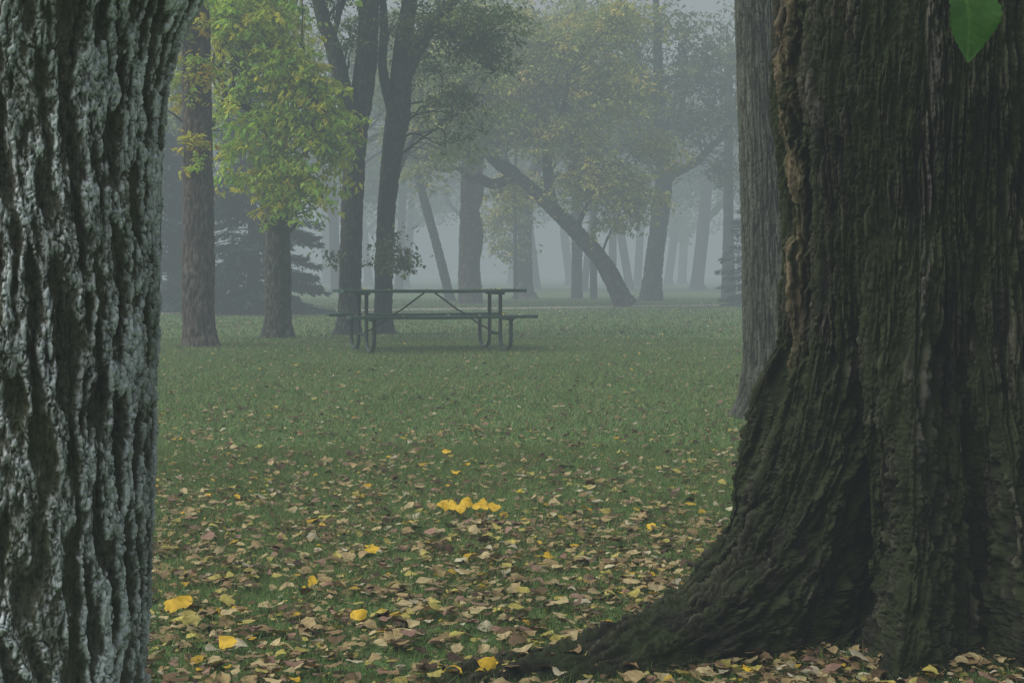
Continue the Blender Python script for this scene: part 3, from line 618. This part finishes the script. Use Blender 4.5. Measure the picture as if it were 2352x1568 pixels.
make_tree('tree','tall green tree behind the forked trunks in mist',[[(-5.3,52,-.05,.3),(-5.3,52,3,.24),(-5.0,52,8,.15)]],
  [(-5.0,52,8.6,2.2,1.3,2000),(-3.0,50,5.6,1.2,.9,1000)],M_barkD,.2,BG,BGw,G,nu=16,amp=.02,spray=.28,per=20)
spots=[(-6.5,90,.26),(-9.0,80,.28),(5.9,92,.25),(10.9,92,.4),(7.3,98,.28),(-13,86,.3),(-17,95,.3),(1.5,100,.3),(-2.5,95,.25),(3.9,84,.2),(14,90,.3),(18,100,.3),(-22,105,.35),(-11,120,.35),(-4,125,.35),(4.5,122,.35),(12.5,125,.35),(20,120,.35),(9,112,.3),(-7.5,110,.3),(25,112,.35),(-28,110,.35),(0,135,.4),(15,138,.4),(-16,135,.4)]
for (x,y,r) in spots:
    hb=rng.uniform(4.2,6.5);ln=rng.normal(0,.45)
    cl=[(x+rng.normal(0,2.1),y+rng.normal(0,1),hb+rng.uniform(0,7.0),rng.uniform(1.8,3.1),rng.uniform(1.1,1.7),420) for _ in range(8)]
    make_tree('tree','dim tree almost lost in fog',[[(x,y,-.05,r*1.5),(x,y,.5,r),(x+ln,y,4,r*.9),(x+ln*2,y,9,r*.6),(x+ln*2,y,13,r*.2)],
        [(x+ln,y,4,r*.5),(x+ln+rng.choice([-1,1])*1.5,y,6.2,r*.4),(x+ln+rng.choice([-1,1])*2.2,y,9,r*.15)]],cl,M_barkD,.42,BG,BGw,G,nu=10,fh=8,fv=2,amp=.0,spray=.5,per=18,twigs=14,twr=.03)

# ---------------- spruces ----------------
M_sp=leaf_mat('spruce_needles',.1,.2,.7)
def spruce(x,y,H,Rr,n,label,z0=.25):
    e=obj('spruce_tree',None);e.location=(x,y,0);e['label']=label;e['category']='tree';e['group']='spruces in the fog'
    Vt,Ft,Ht=tube(np.array([[0,0,-.05,.16],[0,0,H*.5,.09],[0,0,H,.01]]),12,40)
    parts=[(Vt,Ft,Ht)];P,D,C=[],[],[]
    nb=int(H*26)
    for i in range(nb):
        z=z0+(H-z0)*(i/nb)**1.1;L=Rr*(1-(z/H))**.8*rng.uniform(.7,1.12)+.12
        a=rng.uniform(0,2*np.pi);dx,dy=math.cos(a),math.sin(a)
        t=np.linspace(0,1,7);zc=z+L*(.12*t-.42*t**2+.16*t**4)
        pts=np.stack([dx*L*t,dy*L*t,zc,.02*(1-t)+.004],1);parts.append(tube(pts,5,7))
        m=int(n/nb*(L/Rr+.25));tt=rng.uniform(.12,1.05,m)**.8
        sw=(1-tt*.75)*L*.34*rng.uniform(-1,1,m)
        px=dx*L*tt-dy*sw;py=dy*L*tt+dx*sw;pz=z+L*(.12*tt-.42*tt**2+.16*tt**4)-np.abs(sw)*.35-rng.uniform(0,.1,m)
        P.append(np.stack([px,py,pz],1))
        dd=np.stack([dx-dy*np.sign(sw)*.9,dy+dx*np.sign(sw)*.9,rng.normal(-.5,.3,m)],1)+rng.normal(0,.25,(m,3));D.append(dd/np.linalg.norm(dd,axis=1)[:,None])
        C.append(np.array([.024,.044,.040])*rng.uniform(.5,1.5,(m,1)))
    P=np.concatenate(P);D=np.concatenate(D);C=np.concatenate(C);nn=len(P);s=rng.uniform(.10,.2,nn)[:,None]
    W=np.cross(D,rng.normal(size=(nn,3)));W/=np.linalg.norm(W,axis=1)[:,None]
    V=np.stack([P,P+D*s*.5+W*s*.13,P+D*s,P+D*s*.5-W*s*.13],1).reshape(-1,3)
    a,b_,c=join(parts);obj('trunk',mesh_np('trunk',a,b_,{'h':c},smooth=True),e,M_barkD)
    obj('crown',mesh_np('crown',V,np.arange(4*nn).reshape(-1,4),cols=np.repeat(C,4,0)),e,M_sp)
spruce(-6.3,38,5.6,2.05,50000,'dark spruce with drooping boughs reaching the grass')
spruce(-9.3,41,5.0,2.2,36000,'dark spruce beside another spruce in fog')
spruce(7.9,47,6.0,1.8,20000,'misty spruce showing its drooping boughs')

# ---------------- fog ----------------
bm=bmesh.new();bmesh.ops.create_cube(bm,size=1)
for v_ in bm.verts:v_.co=Vector((v_.co.x*460,v_.co.y*420+170,v_.co.z*18.5+8.75))
me=bpy.data.meshes.new('fog');bm.to_mesh(me);bm.free()
fm=bpy.data.materials.new('fog');fm.use_nodes=True;nt=fm.node_tree;nt.nodes.clear()
out=nt.nodes.new('ShaderNodeOutputMaterial');ab=nt.nodes.new('ShaderNodeVolumeAbsorption');em=nt.nodes.new('ShaderNodeEmission');ad=nt.nodes.new('ShaderNodeAddShader')
SIG=.0122;FC=(.285,.338,.350)
ab.inputs['Color'].default_value=(0,0,0,1);ab.inputs['Density'].default_value=SIG
em.inputs['Color'].default_value=(*FC,1);em.inputs['Strength'].default_value=SIG  # fog glows by itself, standing in for daylight scattered in it
nt.links.new(ab.outputs[0],ad.inputs[0]);nt.links.new(em.outputs[0],ad.inputs[1]);nt.links.new(ad.outputs[0],out.inputs['Volume'])
fo=obj('fog',me,None,fm,kind='structure',label='pale grey morning fog filling the park',category='fog')

# ---------------- light ----------------
w=bpy.data.worlds.new('World');scene.world=w;w.use_nodes=True;nt=w.node_tree
bg=nt.nodes['Background'];sk=nt.nodes.new('ShaderNodeTexSky');sk.sky_type='NISHITA';sk.sun_disc=False
EL=math.radians(52);AZ=math.radians(-115)
sk.sun_elevation=EL;sk.sun_rotation=AZ;sk.air_density=1.0;sk.dust_density=5
hs=nt.nodes.new('ShaderNodeHueSaturation');hs.inputs['Saturation'].default_value=.25
nt.links.new(sk.outputs[0],hs.inputs['Color']);nt.links.new(hs.outputs[0],bg.inputs[0]);bg.inputs[1].default_value=.15
sl=bpy.data.lights.new('sun','SUN');sl.energy=2.3;sl.angle=math.radians(55);sl.color=(1,.97,.91)
so=bpy.data.objects.new('sun',sl);COL.objects.link(so)
dirv=Vector((math.sin(AZ)*math.cos(EL),math.cos(AZ)*math.cos(EL),math.sin(EL)))
so.rotation_euler=dirv.to_track_quat('Z','Y').to_euler()

# ---------------- camera ----------------
cd=bpy.data.cameras.new('camera');cam=bpy.data.objects.new('camera',cd);COL.objects.link(cam)
cam.location=(0,0,1);cam.rotation_euler=(math.radians(90),0,0);cd.lens=55;cd.sensor_width=36;cd.shift_y=-160/2400
cd.clip_end=2000;cd.clip_start=.05
scene.camera=cam
